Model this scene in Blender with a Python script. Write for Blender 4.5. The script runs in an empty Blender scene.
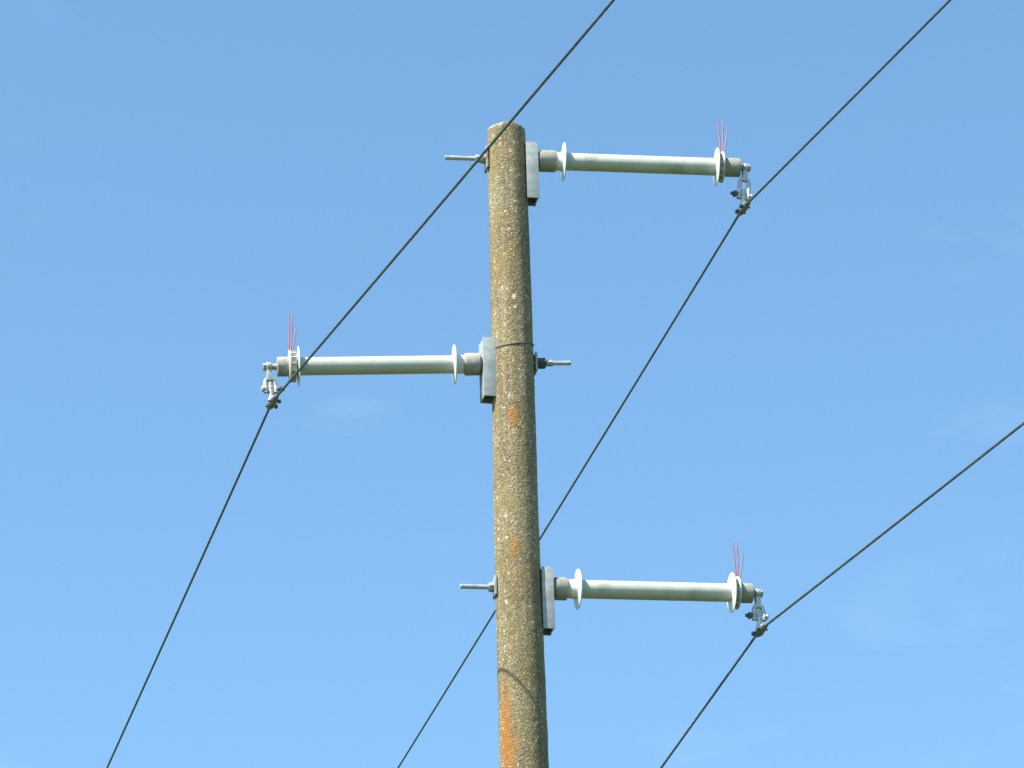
import bpy, bmesh, math, random
from mathutils import Vector, Matrix, noise

random.seed(7)
sc = bpy.context.scene
COL = sc.collection
R = math.radians

# ------------------------------------------------------------------ helpers
class Shape:
    """collects verts and faces, then links them as ONE mesh object"""
    def __init__(self):
        self.v, self.f, self.flat = [], [], []

    def add(self, verts, faces, smooth=True):
        b = len(self.v)
        self.v += [Vector(p) for p in verts]
        for f in faces:
            self.f.append([b + i for i in f])
            self.flat.append(not smooth)

    def build(self, name, mat, parent=None, loc=None, sharp=35, label=None):
        org = Vector(loc) if loc is not None else Vector((0, 0, 0))
        me = bpy.data.meshes.new(name)
        me.from_pydata([p - org for p in self.v], [], self.f)
        bm = bmesh.new(); bm.from_mesh(me)
        bmesh.ops.remove_doubles(bm, verts=bm.verts, dist=1e-6)
        bmesh.ops.recalc_face_normals(bm, faces=bm.faces)
        for fc in bm.faces:
            fc.smooth = True
        for e in bm.edges:
            if len(e.link_faces) == 2 and e.calc_face_angle(0) > R(sharp):
                e.smooth = False
        bm.to_mesh(me); bm.free()
        me.materials.append(mat)
        o = bpy.data.objects.new(name, me)
        COL.objects.link(o)
        if parent is not None:
            o.parent = parent
            o.location = org - Vector(parent.location)
        else:
            o.location = org
        if label:
            o['label'] = label
        return o


def frame(axis, ref=(0, 0, 1)):
    a = Vector(axis).normalized()
    r = Vector(ref)
    if abs(a.dot(r)) > .98:
        r = Vector((0, 1, 0))
    x = r.cross(a).normalized()
    y = a.cross(x).normalized()
    return a, x, y


def lathe(sh, origin, axis, prof, n=40, closed=True):
    """prof: (distance along axis, radius) pairs; closes both ends"""
    a, x, y = frame(axis)
    o = Vector(origin)
    vs, fs = [], []
    for t, r in prof:
        for k in range(n):
            w = 2 * math.pi * k / n
            vs.append(o + a * t + (x * math.cos(w) + y * math.sin(w)) * r)
    for i in range(len(prof) - 1):
        for k in range(n):
            k2 = (k + 1) % n
            fs.append([i * n + k, i * n + k2, (i + 1) * n + k2, (i + 1) * n + k])
    if closed:
        fs.append(list(range(n))[::-1])
        fs.append([(len(prof) - 1) * n + k for k in range(n)])
    sh.add(vs, fs)


def rod(sh, p, q, r, n=20, ch=.0015):
    p, q = Vector(p), Vector(q)
    L = (q - p).length
    lathe(sh, p, q - p, [(0, r - ch), (ch, r), (L - ch, r), (L, r - ch)], n)


def hexnut(sh, p, axis, length, r):
    lathe(sh, p, axis, [(0, r * .93), (length * .12, r), (length * .88, r), (length, r * .93)], 6)


def sweep(sh, pts, r, n=14, squash=None):
    """round bar along a polyline; r a number or one per point"""
    pts = [Vector(p) for p in pts]
    vs, fs = [], []
    up = None
    for i, p in enumerate(pts):
        d = (pts[min(i + 1, len(pts) - 1)] - pts[max(i - 1, 0)]).normalized()
        if up is None:
            _, x, y = frame(d)
        else:
            x = (up - d * up.dot(d)).normalized(); y = d.cross(x)
        up = x
        rr = r[i] if isinstance(r, (list, tuple)) else r
        for k in range(n):
            w = 2 * math.pi * k / n
            vs.append(p + (x * math.cos(w) + y * math.sin(w)) * rr)
    for i in range(len(pts) - 1):
        for k in range(n):
            k2 = (k + 1) % n
            fs.append([i * n + k, i * n + k2, (i + 1) * n + k2, (i + 1) * n + k])
    fs.append(list(range(n))[::-1]); fs.append([(len(pts) - 1) * n + k for k in range(n)])
    sh.add(vs, fs)


def bevel_box(sh, M, sx, sy, sz, ch=.002):
    """box of full sizes sx, sy, sz in the frame M with chamfered edges"""
    bm = bmesh.new()
    bmesh.ops.create_cube(bm, size=1)
    for v in bm.verts:
        v.co = Vector((v.co.x * sx, v.co.y * sy, v.co.z * sz))
    bmesh.ops.bevel(bm, geom=list(bm.edges), offset=ch, segments=2, profile=.6, affect='EDGES')
    bm.verts.index_update()
    sh.add([M @ v.co for v in bm.verts], [[v.index for v in f.verts] for f in bm.faces])
    bm.free()


# ------------------------------------------------------------------ materials
def material(name, rough=.6, metal=0.0, spec=.5):
    m = bpy.data.materials.new(name); m.use_nodes = True
    nt = m.node_tree
    b = nt.nodes['Principled BSDF']
    b.inputs['Roughness'].default_value = rough
    b.inputs['Metallic'].default_value = metal
    b.inputs['Specular IOR Level'].default_value = spec
    return m, nt, b


def node(nt, kind, **kw):
    n = nt.nodes.new(kind)
    for k, v in kw.items():
        if k in n.inputs:
            n.inputs[k].default_value = v
        else:
            setattr(n, k, v)
    return n


def ramp(nt, src, stops, interp='LINEAR'):
    n = nt.nodes.new('ShaderNodeValToRGB')
    n.color_ramp.interpolation = interp
    e = n.color_ramp.elements
    while len(e) < len(stops):
        e.new(.5)
    for el, (p, c) in zip(e, stops):
        el.position = p
        el.color = (c, c, c, 1) if not isinstance(c, tuple) else (*c, 1)
    nt.links.new(src, n.inputs[0])
    return n


def mix(nt, fac, a, b, blend='MIX'):
    n = nt.nodes.new('ShaderNodeMix'); n.data_type = 'RGBA'; n.blend_type = blend
    for sock, v in ((n.inputs[0], fac), (n.inputs[6], a), (n.inputs[7], b)):
        if isinstance(v, tuple):
            sock.default_value = (*v, 1)
        elif isinstance(v, (int, float)):
            sock.default_value = v
        else:
            nt.links.new(v, sock)
    return n.outputs[2]


def mathn(nt, op, a, b=None, c=None, clamp=False):
    n = nt.nodes.new('ShaderNodeMath'); n.operation = op; n.use_clamp = clamp
    for i, v in enumerate((a, b, c)):
        if v is None:
            continue
        if isinstance(v, (int, float)):
            n.inputs[i].default_value = v
        else:
            nt.links.new(v, n.inputs[i])
    return n.outputs[0]


def simple(name, c1, c2, scale=40, rough=.6, metal=0.0, spots=None, bump=.0, rvar=.12, spec=.5):
    """two mixed tones of a material, optional spots of a third, slight bump"""
    m, nt, b = material(name, rough, metal, spec)
    tc = node(nt, 'ShaderNodeTexCoord')
    n1 = node(nt, 'ShaderNodeTexNoise', Scale=scale, Detail=5.0, Roughness=.6)
    nt.links.new(tc.outputs['Object'], n1.inputs['Vector'])
    r = ramp(nt, n1.outputs[0], [(.32, c1), (.68, c2)])
    col = r.outputs[0]
    if spots:
        n2 = node(nt, 'ShaderNodeTexNoise', Scale=spots[1], Detail=4.0)
        nt.links.new(tc.outputs['Object'], n2.inputs['Vector'])
        k = ramp(nt, n2.outputs[0], [(spots[2], 0.0), (spots[2] + .08, spots[3])])
        col = mix(nt, k.outputs[0], col, spots[0])
    nt.links.new(col, b.inputs['Base Color'])
    rr = ramp(nt, n1.outputs[0], [(.3, max(0, rough - rvar)), (.7, min(1, rough + rvar))])
    nt.links.new(rr.outputs[0], b.inputs['Roughness'])
    if bump:
        bp = node(nt, 'ShaderNodeBump', Strength=bump, Distance=.002)
        nt.links.new(n1.outputs[0], bp.inputs['Height'])
        nt.links.new(bp.outputs[0], b.inputs['Normal'])
    return m


GALV = simple('galvanised_steel', (.25, .275, .275), (.36, .385, .38), 34, .55, .0, ((.19, .21, .205), 16, .54, .6), .15)
BRIGHT = simple('bright_steel', (.38, .39, .375), (.54, .55, .525), 60, .38, .35, ((.2, .2, .19), 45, .6, .7), .25)
DULL = simple('weathered_casting', (.24, .235, .20), (.34, .33, .285), 45, .7, 0, ((.20, .215, .14), 18, .56, .6), .3)
DARK = simple('dark_bolt_steel', (.04, .075, .13), (.10, .14, .19), 60, .5, .2)
SHADENUT = simple('shaded_nut', (.035, .04, .04), (.07, .075, .075), 60, .6, .1)  # the pole's shade on the middle nut, put into its colour
RUSTY = simple('rusty_plate', (.24, .18, .13), (.42, .38, .33), 35, .65, .1, ((.18, .085, .04), 22, .5, .8), .3)
SILICONE = simple('pale_silicone', (.43, .445, .385), (.50, .51, .45), 14, .42, 0, ((.33, .335, .26), 10, .57, .55), .05)
SHEDMAT = simple('white_shed', (.58, .60, .57), (.66, .68, .65), 25, .4, 0, ((.55, .58, .52), 16, .62, .5), .05)
GUARD = simple('chalky_guard_plastic', (.50, .51, .45), (.62, .63, .58), 60, .6, 0, ((.40, .41, .35), 45, .57, .7), .3)
SPIKE = simple('red_spike_plastic', (.27, .085, .115), (.33, .12, .155), 60, .4)
SPIKEDARK = simple('dull_spike_plastic', (.20, .10, .14), (.26, .14, .18), 60, .5)
SADDLE = simple('dark_clamp_casting', (.13, .135, .13), (.27, .27, .245), 60, .6, .2, ((.07, .05, .03), 30, .55, .7), .3)
CABLE = simple('weathered_conductor', (.070, .102, .095), (.130, .168, .155), 12, .5, .3, None, 0, .1)


def concrete():
    m, nt, b = material('weathered_concrete', .93, 0, .2)
    tc = node(nt, 'ShaderNodeTexCoord')
    P = tc.outputs['Object']
    sep = node(nt, 'ShaderNodeSeparateXYZ'); nt.links.new(P, sep.inputs[0])
    X, Y, Z = sep.outputs

    def tex(kind, scale, vec=None, **kw):
        t = node(nt, kind, Scale=scale, **kw)
        nt.links.new(vec if vec is not None else P, t.inputs['Vector'])
        return t
    # cement paste, mottled
    big = tex('ShaderNodeTexNoise', 3.2, Detail=6.0, Roughness=.62)
    base = ramp(nt, big.outputs[0], [(.30, (.190, .158, .098)), (.50, (.250, .213, .140)), (.72, (.310, .275, .190))]).outputs[0]
    mid = tex('ShaderNodeTexNoise', 26, Detail=4.0, Roughness=.65)
    base = mix(nt, ramp(nt, mid.outputs[0], [(.42, 0.0), (.66, .55)]).outputs[0], base, (.150, .124, .070))
    # exposed aggregate: warped cells, each with a tone of its own
    wn = tex('ShaderNodeTexNoise', 60, Detail=2.0)
    warp = node(nt, 'ShaderNodeVectorMath', operation='MULTIPLY_ADD')
    nt.links.new(wn.outputs[1], warp.inputs[0]); warp.inputs[1].default_value = (.012, .012, .012)
    nt.links.new(P, warp.inputs[2])
    WP = warp.outputs[0]
    v1 = tex('ShaderNodeTexVoronoi', 120, WP)
    sv = node(nt, 'ShaderNodeSeparateColor'); nt.links.new(v1.outputs['Color'], sv.inputs[0])
    inside = ramp(nt, v1.outputs['Distance'], [(.34, 1.0), (.52, 0.0)]).outputs[0]
    tone = ramp(nt, sv.outputs[0], [(0.0, (.085, .072, .045)), (.22, (.17, .145, .09)), (.5, (.27, .235, .16)), (.72, (.37, .34, .26)), (.90, (.58, .55, .47)), (1.0, (.68, .65, .56))]).outputs[0]
    col = mix(nt, mathn(nt, 'MULTIPLY', inside, .72), base, tone)
    # dark pits between the stones
    pit = tex('ShaderNodeTexNoise', 165, Detail=3.0, Roughness=.7)
    pits = ramp(nt, pit.outputs[0], [(.32, 1.0), (.45, 0.0)]).outputs[0]
    col = mix(nt, mathn(nt, 'MULTIPLY', pits, .75), col, (.055, .045, .028))
    # scattered large pale stones
    v2 = tex('ShaderNodeTexVoronoi', 42, WP)
    s2 = node(nt, 'ShaderNodeSeparateColor'); nt.links.new(v2.outputs['Color'], s2.inputs[0])
    pick = ramp(nt, s2.outputs[1], [(.66, 0.0), (.72, 1.0)]).outputs[0]
    size = mathn(nt, 'MULTIPLY_ADD', s2.outputs[2], .20, .10)
    ins2 = mathn(nt, 'GREATER_THAN', size, v2.outputs['Distance'])
    col = mix(nt, mathn(nt, 'MULTIPLY', mathn(nt, 'MULTIPLY', ins2, pick), .85), col, (.60, .57, .48))
    # rain streaks down the shaft
    st = node(nt, 'ShaderNodeMapping'); st.inputs['Scale'].default_value = (34, 34, 1.1); nt.links.new(P, st.inputs[0])
    sn = tex('ShaderNodeTexNoise', 1.0, st.outputs[0], Detail=4.0, Roughness=.6)
    col = mix(nt, ramp(nt, sn.outputs[0], [(.50, 0.0), (.68, .42)]).outputs[0], col, (.115, .10, .066))
    col = mix(nt, ramp(nt, sn.outputs[0], [(.30, .35), (.44, 0.0)]).outputs[0], col, (.42, .385, .30))
    # grey-green lichen film, yellow-green near the top bolt
    ln = tex('ShaderNodeTexNoise', 7.5, Detail=6.0, Roughness=.7)
    col = mix(nt, ramp(nt, ln.outputs[0], [(.50, 0.0), (.66, .55)]).outputs[0], col, (.225, .200, .085))
    ln2 = tex('ShaderNodeTexNoise', 5.2, Detail=5.0, Roughness=.7, W=3.0) if False else tex('ShaderNodeTexNoise', 5.3, Detail=5.0, Roughness=.75)
    col = mix(nt, ramp(nt, ln2.outputs[0], [(.56, 0.0), (.70, .5)]).outputs[0], col, (.135, .130, .092))
    fine = tex('ShaderNodeTexNoise', 95, Detail=4.0, Roughness=.7)
    edge = tex('ShaderNodeTexNoise', 24, Detail=4.0, Roughness=.65)

    def patch(x, z, rx, rz, color, strength, lo=.46, hi=.6, noise_src=None):
        """lichen colony on the camera side of the shaft: a ragged oval"""
        dx = mathn(nt, 'DIVIDE', mathn(nt, 'SUBTRACT', X, x), rx)
        dz = mathn(nt, 'DIVIDE', mathn(nt, 'SUBTRACT', Z, z), rz)
        d = mathn(nt, 'SQRT', mathn(nt, 'ADD', mathn(nt, 'MULTIPLY', dx, dx), mathn(nt, 'MULTIPLY', dz, dz)))
        fall = mathn(nt, 'SUBTRACT', 1.0, d, clamp=True)
        front = mathn(nt, 'LESS_THAN', Y, 0.0)
        grain = mathn(nt, 'ADD', mathn(nt, 'MULTIPLY', fine.outputs[0], .45), mathn(nt, 'MULTIPLY', edge.outputs[0], .35))
        k = mathn(nt, 'ADD', mathn(nt, 'MULTIPLY', fall, .36), mathn(nt, 'MULTIPLY_ADD', sv.outputs[1], .30, mathn(nt, 'SUBTRACT', grain, .15)))
        k = mathn(nt, 'MULTIPLY', ramp(nt, k, [(lo, 0.0), (hi, strength)]).outputs[0], mathn(nt, 'MULTIPLY', front, ramp(nt, fall, [(0.0, 0.0), (.12, 1.0)]).outputs[0]))
        return k
    OR = (.36, .150, .030)
    OR2 = (.30, .16, .06)
    for (x, z, rx, rz, c, s, lo, hi) in (
            (-.006, 8.775, .024, .062, OR, .80, .44, .58),
            (-.016, 8.170, .024, .070, OR, .74, .46, .62),
            (-.024, 8.05, .018, .10, OR2, .5, .52, .68),
            (-.067, 7.40, .024, .24, OR, .80, .42, .60),
            (-.060, 7.18, .036, .34, OR, .74, .46, .62),
            (-.040, 7.30, .030, .12, OR2, .6, .50, .66),
            (-.066, 9.98, .024, .11, (.26, .225, .07), .6, .46, .68),
            (-.060, 9.45, .02, .14, OR2, .35, .54, .70),
            (-.02, 9.42, .03, .10, (.27, .19, .11), .4, .50, .68),
            (.012, 9.335, .010, .014, (.60, .57, .46), 1.0, .30, .42),
            (.016, 9.285, .007, .008, (.60, .57, .46), .9, .30, .42)):
        col = mix(nt, patch(x, z, rx, rz, c, s, lo, hi), col, c)
    col = mix(nt, 1.0, col, (1.02, .955, .84), 'MULTIPLY')             # sandy, iron-rich aggregate
    # pale chipped aggregate along the broken rim, its lit edge painted in
    rim = mathn(nt, 'MULTIPLY', ramp(nt, mathn(nt, 'SUBTRACT', Z, 10.166), [(0.0, 0.0), (.016, 1.0)]).outputs[0], ramp(nt, edge.outputs[0], [(.44, 0.0), (.56, .85)]).outputs[0])
    col = mix(nt, rim, col, (.52, .49, .40))
    nt.links.new(col, b.inputs['Base Color'])
    # relief
    h = mathn(nt, 'MULTIPLY_ADD', inside, .5, mathn(nt, 'MULTIPLY_ADD', pits, -1.0, mathn(nt, 'MULTIPLY', fine.outputs[0], .8)))
    bp = node(nt, 'ShaderNodeBump', Strength=.9, Distance=.003)
    nt.links.new(h, bp.inputs['Height']); nt.links.new(bp.outputs[0], b.inputs['Normal'])
    return m


CONCRETE = concrete()


def grass():
    m, nt, b = material('rough_grass', .95, 0, .2)
    tc = node(nt, 'ShaderNodeTexCoord')
    a = node(nt, 'ShaderNodeTexNoise', Scale=.05, Detail=8.0, Roughness=.7)
    nt.links.new(tc.outputs['Object'], a.inputs['Vector'])
    r = ramp(nt, a.outputs[0], [(.3, (.038, .056, .018)), (.55, (.056, .076, .026)), (.75, (.090, .090, .040))])
    c = node(nt, 'ShaderNodeTexNoise', Scale=6.0, Detail=6.0, Roughness=.7)
    nt.links.new(tc.outputs['Object'], c.inputs['Vector'])
    col = mix(nt, ramp(nt, c.outputs[0], [(.35, 0.0), (.7, .5)]).outputs[0], r.outputs[0], (.025, .038, .012))
    nt.links.new(col, b.inputs['Base Color'])
    return m


# ------------------------------------------------------------------ setting
def build_ground():
    s = Shape()
    N, S = 40, 3000.0
    vs, fs = [], []
    for i in range(N + 1):
        for j in range(N + 1):
            u, w = i / N * 2 - 1, j / N * 2 - 1
            x, y = math.copysign(abs(u) ** 2.2, u) * S, math.copysign(abs(w) ** 2.2, w) * S
            d = math.hypot(x, y)
            z = noise.noise(Vector((x * .01, y * .01, 0))) * .8 * min(1, max(0, (d - 25) / 60))
            vs.append((x, y, z))
    for i in range(N):
        for j in range(N):
            k = i * (N + 1) + j
            fs.append([k, k + N + 1, k + N + 2, k + 1])
    s.add(vs, fs)
    g = s.build('ground', grass())
    g['kind'] = 'structure'
    g['label'] = 'rough green grass field below the pole'


build_ground()

# ------------------------------------------------------------------ the pole
def pole_r(z):
    return .0993 + (7.25 - z) * .00573


Z_TOP = 10.19


def build_pole():
    root = bpy.data.objects.new('utility_pole', None); COL.objects.link(root)
    root['label'] = 'tapered speckled concrete utility pole with orange lichen streaks'
    root['category'] = 'utility pole'
    s = Shape()
    n = 128
    zs = [-.6 + i * .06 for i in range(int(7.2 / .06))]
    z = zs[-1]
    while z < Z_TOP - .02:
        z += .008
        zs.append(z)
    vs, fs = [], []
    rings = [(z, pole_r(z)) for z in zs if z < Z_TOP - .016]
    rt = pole_r(Z_TOP)
    rings += [(Z_TOP - .010, rt), (Z_TOP - .005, rt - .0008), (Z_TOP - .0015, rt - .0025), (Z_TOP, rt - .006),
              (Z_TOP + .001, rt * .75), (Z_TOP + .002, rt * .4), (Z_TOP + .002, rt * .08)]
    for z, r in rings:
        for k in range(n):
            w = 2 * math.pi * k / n
            cx, cy = math.cos(w), math.sin(w)
            q = Vector((cx * .09, cy * .09, z))
            e = noise.noise(q * 70) * .0011 + noise.noise(q * 160) * .0007 + noise.noise(q * 9) * .0012
            zz = z
            if z > Z_TOP - .02:                        # chipped rim
                c = noise.noise(q * 45 + Vector((3, 1, 0)))
                e -= max(0, c) * .006
                zz -= max(0, noise.noise(q * 38 + Vector((9, 4, 2)))) * .016
            vs.append((cx * (r + e) - .0045 * math.exp(-((z - 8.3) / .55) ** 2), cy * (r + e), zz))   # slight bow of the shaft
    m = len(rings)
    for i in range(m - 1):
        for k in range(n):
            k2 = (k + 1) % n
            fs.append([i * n + k, i * n + k2, (i + 1) * n + k2, (i + 1) * n + k])
    fs.append([(m - 1) * n + k for k in range(n)])
    s.add(vs, fs)
    s.build('shaft', CONCRETE, root, sharp=70)
    # a thin binding wire pulled round the shaft at the middle bracket
    w = Shape()
    pts = []
    for k in range(97):
        a = 2 * math.pi * k / 96
        r = pole_r(9.118) + .0015
        pts.append((r * math.cos(a), r * math.sin(a), 9.132 + .012 * math.cos(a) + .023 * math.sin(a)))
    sweep(w, pts, .0022, 8)
    w.build('binding_wire', simple('dark_wire', (.07, .06, .045), (.11, .10, .08), 50, .7), root)
    return root


build_pole()

# ------------------------------------------------------------------ insulators
def arm_frame(z0, sgn, yaw, tilt):
    cy, sy, ct, st = math.cos(R(yaw)), math.sin(R(yaw)), math.cos(R(tilt)), math.sin(R(tilt))
    u = Vector((sgn * cy * ct, sgn * sy * ct, st))
    return Vector((0, 0, z0)), u


def insulator(label, z0, sgn, yaw, tilt, t, spikes, plate_mat, collar, nuts):
    O, u = arm_frame(z0, sgn, yaw, tilt)
    at = lambda d: O + u * d
    back = -u
    r0 = pole_r(z0)
    root = bpy.data.objects.new('post_insulator', None); COL.objects.link(root)
    root.location = at(r0)
    root['label'] = label; root['category'] = 'insulator'
    root['group'] = 'insulator arms bolted to the pole'
    # --- bracket: upright channel between the pole and the arm, open below
    t0, t1 = t['bracket']
    by = 13.0 if sgn > 0 else 14.0
    s = Shape()
    x0, x1 = sorted((sgn * t0, sgn * t1))
    D, H, Wt = .078, .274, .006
    zc = t['bracket_z']
    xw = x1 - x0
    hu = Vector((u.x, u.y, 0)).normalized()
    M = Matrix.Translation(O + hu * (t0 + t1) / 2 + Vector((0, -.012, 0))) @ Matrix.Rotation(R(by), 4, 'Z')
    xm, x0, x1 = 0.0, -xw / 2, xw / 2
    for (cx, cyy, sx, sy) in ((xm, -D / 2 + Wt / 2, xw, Wt), (xm, D / 2 - Wt / 2, xw, Wt)):
        bevel_box(s, M @ Matrix.Translation((cx, cyy, zc)), sx, sy, H, .0018)
    for cx in (x0 + Wt / 2 + .0025, x1 - Wt / 2 - .0025):
        bevel_box(s, M @ Matrix.Translation((cx, 0, zc)), Wt, D - 2 * Wt + .002, H - .006, .0008)
    bevel_box(s, M @ Matrix.Translation((xm, 0, zc + H / 2 - .007)), xw - .006, D - .006, .008, .001)
    s.build('bracket', GALV, root, M @ Vector((xm, 0, zc)))
    # --- through bolt with its plate and nuts on the far side of the pole
    e0, e1 = t['stud']
    s = Shape(); rod(s, at(-r0 + .02), at(e0), .0098, 18)
    thread = s.build('through_bolt', BRIGHT, root, at(e1))
    s = Shape()
    pm = Matrix.Translation(at(-(r0 + .007))) @ Matrix.Rotation(R(by - 3), 4, 'Z')
    bevel_box(s, pm, .009, .062, t.get('plate_h', .084), .002)
    s.build('washer_plate', plate_mat, root, at(-(r0 + .007)))
    for (a, b_, rr, m_) in nuts:
        s = Shape(); hexnut(s, at(-a), back, b_ - a, rr)
        s.build('nut', m_, root, at(-a))
    if collar:
        a, b_, rr, m_ = collar
        s = Shape(); lathe(s, at(-a), back, [(0, rr), (b_ - a - .004, rr), (b_ - a, rr - .004)], 24)
        s.build('collar', m_, root, at(-a))
    # --- base fitting
    b0, b1 = t['sleeve']
    s = Shape()
    L = b1 - b0
    lathe(s, at(b0), u, [(-.004, .036), (.004, .036), (.005, .0475), (L - .008, .0480), (L - .002, .0455), (L, .041), (L, .03)], 48)
    s.build('base_fitting', DULL, root, at(b0))
    # --- rod
    c0, c1 = t['sheds']
    s = Shape()
    lathe(s, at(b1 - .01), u, [(0, .0380), (.01, .0384), (c1 - b1, .0384), (c1 - b1 + .02, .0384)], 48)
    s.build('insulator_rod', SILICONE, root, at(b1))
    # --- inner shed with its hub towards the pole
    s = Shape()
    lathe(s, at(c0), u, [(-.032, .0388), (-.030, .0400), (-.012, .0408), (-.005, .046), (-.0015, .060), (0, .081), (.001, .0835),
                         (.003, .0845), (.005, .083), (.007, .060), (.009, .042), (.010, .0386)], 64)
    s.build('shed', SHEDMAT, root, at(c0))
    # --- outer shed
    s = Shape()
    lathe(s, at(c1), u, [(-.006, .0388), (-.004, .045), (-.002, .062), (0, .081), (.0015, .0845), (.004, .084), (.006, .06), (.008, .0386)], 64)
    s.build('shed', SHEDMAT, root, at(c1))
    # --- bird guard: ribbed collar with a smaller rim, carrying spikes
    g0, g1 = c1 + .010, t['guard']
    s = Shape()
    lathe(s, at(g0), u, [(0, .0388), (.001, .047), (g1 - g0 - .006, .050), (g1 - g0 - .004, .066), (g1 - g0 - .001, .0695),
                         (g1 - g0 + .003, .0690), (g1 - g0 + .005, .05), (g1 - g0 + .006, .0388)], 56)
    a, ex, ey = frame(u)
    for k in range(14):                                # radial ribs between the two rims
        w = 2 * math.pi * (k + .5) / 14
        d = ex * math.cos(w) + ey * math.sin(w)
        tt = u.cross(d)
        mid = at((g0 + g1) / 2) + d * .056
        Mx = Matrix((( *u, ), ( *d, ), ( *tt, ))).transposed().to_4x4()
        bevel_box(s, Matrix.Translation(mid) @ Mx, g1 - g0 - .006, .020, .005, .001)
    gd = s.build('bird_guard', GUARD, root, at(g1))
    X = Vector((1, 0, 0))
    for (off, lean, hgt, m_) in spikes:
        base = at(g1) + Vector((off, -.012, .062))
        tip = base + Vector((lean, 0, hgt))
        s = Shape()
        mid = (base + tip) / 2 + Vector((.002, 0, 0))
        sweep(s, [base, mid, tip], [.0033, .0029, .0021], 8)
        o = s.build('spike', m_, None, base)
        o.parent = gd
        o.location = base - at(g1)
    # --- end cap, neck and eye
    k0, k1 = g1 + .006, t['cap']
    s = Shape()
    L = k1 - k0
    lathe(s, at(k0), u, [(0, .0410), (.004, .0415), (L - .006, .0415), (L - .002, .0410), (L, .037), (L + .001, .030), (L + .001, .01)], 44)
    s.build('end_cap', DULL, root, at(k0))
    ey_t = t['eye']
    s = Shape()
    lathe(s, at(k1 - .002), u, [(0, .016), (.004, .0135), (ey_t - k1 - .010, .0125), (ey_t - k1 + .012, .0125)], 24)
    lathe(s, at(ey_t + .010), u, [(0, .013), (.001, .0165), (.011, .0165), (.013, .0140)], 6)
    s.build('end_bolt', DULL, root, at(k1))
    return at(ey_t)


SP = SPIKE
eyes = {}
eyes['top'] = insulator(
    'upper insulator arm reaching right from the pole top', 10.0425, 1, 7, -.175,
    dict(bracket=(.074, .1275), bracket_z=-.073, stud=(-.2694, -.08), plate_h=.108, sleeve=(.1330, .2127), sheds=(.2432, .9129), guard=.9393, cap=1.0185, eye=1.0405),
    [(-.004, -.006, .172, SP), (.004, .009, .166, SP), (.010, .022, .124, SPIKEDARK)],
    RUSTY, (.094, .117, .021, GALV), [(.1175, .138, .0175, BRIGHT)])
eyes['mid'] = insulator(
    'insulator arm reaching left, the only one on that side of the pole', 9.0595, -1, 7, -2.488,
    dict(bracket=(.078, .1345), bracket_z=-.040, stud=(-.2474, -.08), sleeve=(.139, .2071), sheds=(.2452, .902), guard=.9405, cap=.9939, eye=1.0300),
    [(-.003, .001, .182, SP), (.005, .007, .175, SP), (.011, .016, .112, SPIKEDARK)],
    GALV, None, [(.104, .138, .0235, SHADENUT), (.1385, .170, .0135, GALV)])
eyes['low'] = insulator(
    'lower insulator arm reaching right, below the other two arms', 8.0350, 1, 11, 1.492,
    dict(bracket=(.087, .1365), bracket_z=-.058, stud=(-.2460, -.08), sleeve=(.1440, .2003), sheds=(.2422, .893), guard=.9185, cap=.9824, eye=1.0038),
    [(-.0015, -.006, .160, SP), (.005, .006, .163, SP), (.014, .022, .119, SPIKEDARK)],
    GALV, None, [(.105, .127, .020, GALV)])

# ------------------------------------------------------------------ conductors
AZ_FAR, AZ_NEAR, SAG = R(-16), R(-22), .0006
H_FAR = Vector((math.sin(AZ_FAR), math.cos(AZ_FAR), 0))
H_NEAR = Vector((-math.sin(AZ_NEAR), -math.cos(AZ_NEAR), 0))
CLAMP = {'top': Vector((1.0138, .1268, 9.8422)), 'mid': Vector((-1.0059, -.1256, 8.8512)), 'low': Vector((.9886, .1915, 7.8975))}
SLOPE = {'top': (-.0477, -.0444), 'mid': (-.0526, -.0515), 'low': (-.0676, -.0430)}
SPAN = 80.0


def wire_point(key, s):
    """s < 0 towards the camera, s > 0 away from it"""
    K, (sf, sn) = CLAMP[key], SLOPE[key]
    def leg(a, h, sl):
        return K + h * a + Vector((0, 0, sl * a + SAG * a * a))
    B = .05
    if s >= B:
        return leg(s, H_FAR, sf)
    if s <= -B:
        return leg(-s, H_NEAR, sn)
    p, q, w = leg(B, H_NEAR, sn), leg(B, H_FAR, sf), (s + B) / (2 * B)
    return p * (1 - w) ** 2 + K * 2 * w * (1 - w) + q * w * w


def build_wire(key, label, near, far):
    ss = []
    x = -SPAN
    while x < -near:
        ss.append(x); x += 1.0
    x = -near
    while x < far:
        ss.append(x); x += .011
    while x <= SPAN:
        ss.append(x); x += 1.0
    lobes, per, rad, pitch = 5, 6, .0054, .26
    n = lobes * per
    s = Shape()
    vs, fs = [], []
    for i, x in enumerate(ss):
        p = wire_point(key, x)
        d = (wire_point(key, x + .01) - wire_point(key, x - .01)).normalized()
        a, ex, ey = frame(d)
        tw = 2 * math.pi * max(-near, min(far, x)) / pitch
        for k in range(n):
            w = 2 * math.pi * k / n
            rr = rad * (.70 + .30 * math.sqrt(abs(math.sin(w * lobes / 2))))
            vs.append(p + (ex * math.cos(w + tw) + ey * math.sin(w + tw)) * rr)
    for i in range(len(ss) - 1):
        for k in range(n):
            k2 = (k + 1) % n
            fs.append([i * n + k, i * n + k2, (i + 1) * n + k2, (i + 1) * n + k])
    s.add(vs, fs)
    o = s.build('power_cable', CABLE, None, CLAMP[key], sharp=60)
    o['label'] = label; o['category'] = 'cable'; o['group'] = 'power cables strung past the pole'


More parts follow.
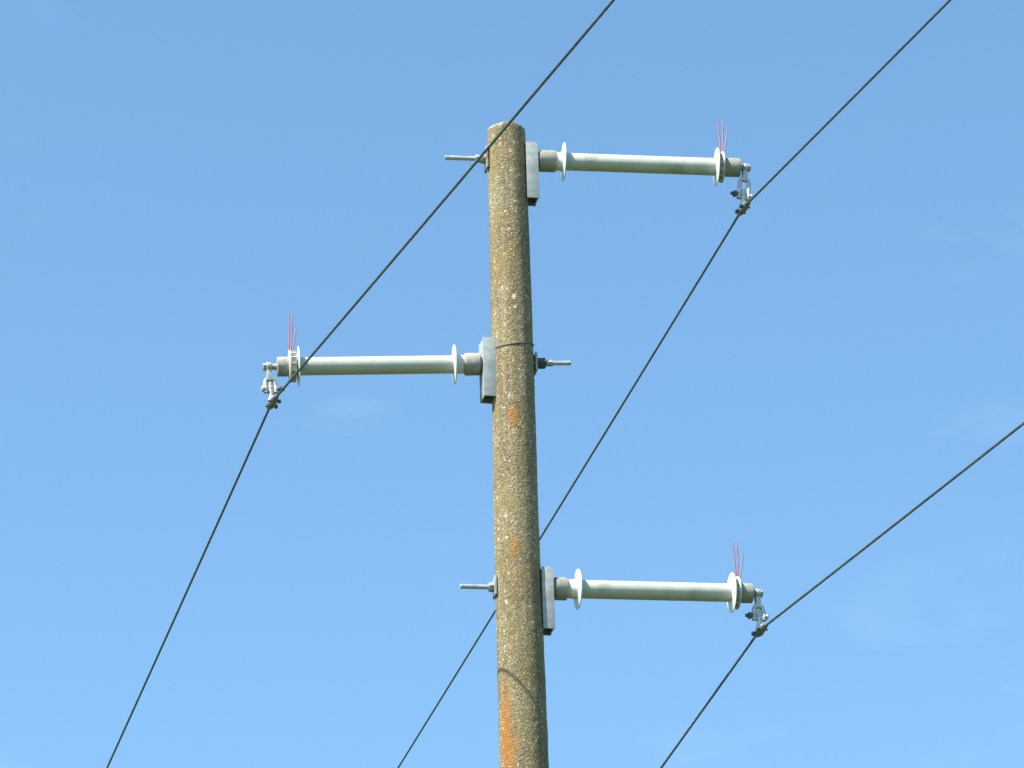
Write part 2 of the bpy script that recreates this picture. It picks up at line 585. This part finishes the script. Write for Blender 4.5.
build_wire('top', 'twisted cable held by the upper right arm, passing behind the pole', 3.2, 8.0)
build_wire('mid', 'twisted cable held by the left arm, crossing in front of the pole top', 5.0, 5.6)
build_wire('low', 'twisted cable held by the lower right arm, clear of the pole', 3.4, 2.6)


# ------------------------------------------------------------------ suspension clamps
def clamp(key, label, bolt_side):
    E, K = eyes[key], CLAMP[key]
    root = bpy.data.objects.new('suspension_clamp', None); COL.objects.link(root)
    root.location = E
    root['label'] = label; root['category'] = 'cable clamp'; root['group'] = 'clamps hanging from the insulator arms'
    dn = (K - E).normalized()
    L = (K - E).length
    wd = (wire_point(key, .08) - wire_point(key, -.08)).normalized()   # along the wire
    fw = (wd - dn * wd.dot(dn)).normalized()
    sx = dn.cross(fw).normalized()                                      # across
    if sx.x < 0:
        sx = -sx
    P = lambda a, b, c: E + sx * a + fw * b + dn * c                    # across, along wire, down
    # eye strap round the end bolt
    s = Shape()
    a_, ex, ey = frame(sx)
    lathe(s, P(-.011, 0, 0), sx, [(0, .0125), (.001, .0185), (.003, .020), (.019, .020), (.021, .0185), (.022, .0125)], 28)
    Mx = Matrix((( *sx, ), ( *fw, ), ( *dn, ))).transposed().to_4x4()
    bevel_box(s, Matrix.Translation(P(0, 0, .038)) @ Mx, .022, .022, .050, .003)
    s.build('eye_strap', BRIGHT, root, P(0, 0, 0))
    # shackle: yoke and two side plates
    top, bot = .060, L - .055
    s = Shape()
    bevel_box(s, Matrix.Translation(P(0, 0, top)) @ Mx, .040, .020, .014, .003)
    for q in (-1, 1):
        sweep(s, [P(q * .014, 0, top - .002), P(q * .0195, 0, top + .010), P(q * .0215, 0, (top + bot) / 2), P(q * .0215, 0, bot - .006), P(q * .0205, 0, bot + .012)],
              [.0075, .0092, .0092, .0105, .0115], 14)
        lathe(s, P(q * .0225 - .006, 0, bot - .004), sx, [(0, .012), (.002, .0145), (.010, .0145), (.012, .012)], 24)
    s.build('shackle', BRIGHT, root, P(0, 0, top))
    # pin
    s = Shape()
    rod(s, P(-.040, 0, bot - .006), P(.038, 0, bot - .006), .0065, 16)
    hexnut(s, P(bolt_side * .034, 0, bot - .006), sx * bolt_side, .014, .0145)
    rod(s, P(bolt_side * .047, 0, bot - .006), P(bolt_side * .060, 0, bot - .006), .0075, 14)
    s.build('shackle_pin', DARK, root, P(0, 0, bot))
    s = Shape()
    lathe(s, P(-bolt_side * .0295, 0, bot - .006), sx * -bolt_side, [(0, .012), (.003, .0145), (.009, .012), (.012, .006)], 20)
    s.build('pin_head', BRIGHT, root, P(-bolt_side * .03, 0, bot))
    # hanger tongue between the shackle plates
    s = Shape()
    lathe(s, P(-.006, 0, bot - .008), sx, [(0, .010), (.002, .0135), (.010, .0135), (.012, .010)], 20)
    sweep(s, [P(0, 0, bot - .038), P(0, 0, bot), P(.001, .0, bot + .020), P(-.003, 0, L - .014), P(-.008, 0, L - .004)], [.008, .0128, .0120, .0122, .011], 14)
    s.build('hanger', BRIGHT, root, P(0, 0, bot))
    # boat-shaped saddle under the wire
    s = Shape()
    vs, fs = [], []
    N, m = 18, 14
    for i in range(N + 1):
        y = -.058 + .116 * i / N
        e = abs(y) / .058
        c = wire_point(key, y)
        wdt = .0175 * (1 - .35 * e * e); dep = .026 * (1 - .62 * e * e)
        for k in range(m + 1):
            w = math.pi * k / m
            vs.append(c + sx * (-math.cos(w) * wdt) + dn * (math.sin(w) * dep - .004))
        for k in range(m, -1, -1):
            w = math.pi * k / m
            vs.append(c + sx * (-math.cos(w) * wdt * .55) + dn * (math.sin(w) * .009 - .004))
    q = 2 * (m + 1)
    for i in range(N):
        for k in range(q):
            k2 = (k + 1) % q
            fs.append([i * q + k, i * q + k2, (i + 1) * q + k2, (i + 1) * q + k])
    fs.append(list(range(q))[::-1]); fs.append([N * q + k for k in range(q)])
    s.add(vs, fs)
    s.build('saddle', SADDLE, root, K)
    # keeper piece over the wire and its two bolts
    s = Shape()
    pts = [wire_point(key, y) - dn * (.010 - 6e-4 * abs(y) / .01) for y in (-.040, -.03, -.012, 0, .012, .03, .040)]
    sweep(s, pts, [.007, .010, .0115, .012, .0115, .010, .007], 14)
    s.build('keeper', BRIGHT, root, K)
    for y in (-.026, .026):
        c = wire_point(key, y)
        s = Shape()
        rod(s, c - sx * .024 + dn * .006, c + sx * .021 + dn * .006, .0045, 12)
        hexnut(s, c + sx * bolt_side * .017 + dn * .006, sx * bolt_side, .011, .0095)
        s.build('clamp_bolt', DARK, root, c)


clamp('top', 'steel clamp hanging from the tip of the upper right arm', -1)
clamp('mid', 'steel clamp hanging from the tip of the left arm', 1)
clamp('low', 'steel clamp hanging from the tip of the lower right arm', -1)

# ------------------------------------------------------------------ daylight
SUN_AZ, SUN_EL = 231.0, 51.7                             # clockwise from +Y; behind the camera and to its left
w = bpy.data.worlds.new('World'); sc.world = w; w.use_nodes = True
nt = w.node_tree
bg = nt.nodes['Background']
sky = nt.nodes.new('ShaderNodeTexSky'); sky.sky_type = 'NISHITA'
sky.sun_disc = False
sky.sun_elevation = R(SUN_EL); sky.sun_rotation = R(SUN_AZ)
sky.altitude = 0; sky.air_density = 1.0; sky.dust_density = 1.0; sky.ozone_density = 2.0
# very thin cirrus veil, laid out on the sky's own directions
tc = nt.nodes.new('ShaderNodeTexCoord')
mp = node(nt, 'ShaderNodeMapping'); mp.inputs['Scale'].default_value = (3.0, 3.0, 9.0)
mp.inputs['Rotation'].default_value = (0, R(14), 0)
nt.links.new(tc.outputs['Generated'], mp.inputs[0])
cn = node(nt, 'ShaderNodeTexNoise', Scale=2.2, Detail=5.0, Roughness=.55, Distortion=.4)
nt.links.new(mp.outputs[0], cn.inputs['Vector'])
veil = ramp(nt, cn.outputs[0], [(.56, 0.0), (.80, .10)]).outputs[0]
tint = mix(nt, 1.0, sky.outputs[0], (.82, 1.05, 1.07), 'MULTIPLY')   # the camera's cool white balance on the blue
col = mix(nt, veil, tint, (6.5, 7.4, 8.2))
nt.links.new(col, bg.inputs[0])
bg.inputs[1].default_value = .12

sd = bpy.data.lights.new('sun', 'SUN'); sd.energy = 5.0; sd.angle = R(.53); sd.color = (1, .94, .83)
so = bpy.data.objects.new('sun', sd); COL.objects.link(so)
az, el = R(SUN_AZ), R(SUN_EL)
to_sun = Vector((math.sin(az) * math.cos(el), math.cos(az) * math.cos(el), math.sin(el)))
so.rotation_euler = to_sun.to_track_quat('Z', 'Y').to_euler()
so.location = to_sun * 60

# ------------------------------------------------------------------ camera
cd = bpy.data.cameras.new('camera'); cd.sensor_width = 36; cd.lens = 36 * 4000 / 1024
cd.clip_start = .1; cd.clip_end = 8000
co = bpy.data.objects.new('camera', cd); COL.objects.link(co); sc.camera = co
ROLL = R(-1.5971)
al = R(26)
F = Vector((0, math.cos(al), math.sin(al))); X0 = Vector((1, 0, 0)); U0 = X0.cross(F)
Rt = X0 * math.cos(ROLL) + U0 * math.sin(ROLL); Up = -X0 * math.sin(ROLL) + U0 * math.cos(ROLL)
co.matrix_world = Matrix.Translation((-.00599, -15.1, 1.6)) @ Matrix((Rt, Up, -F)).transposed().to_4x4()

vs_ = sc.view_settings
vs_.view_transform = 'Standard'; vs_.look = 'None'; vs_.gamma = 1.0; vs_.use_curve_mapping = False
vs_.exposure = 1.01
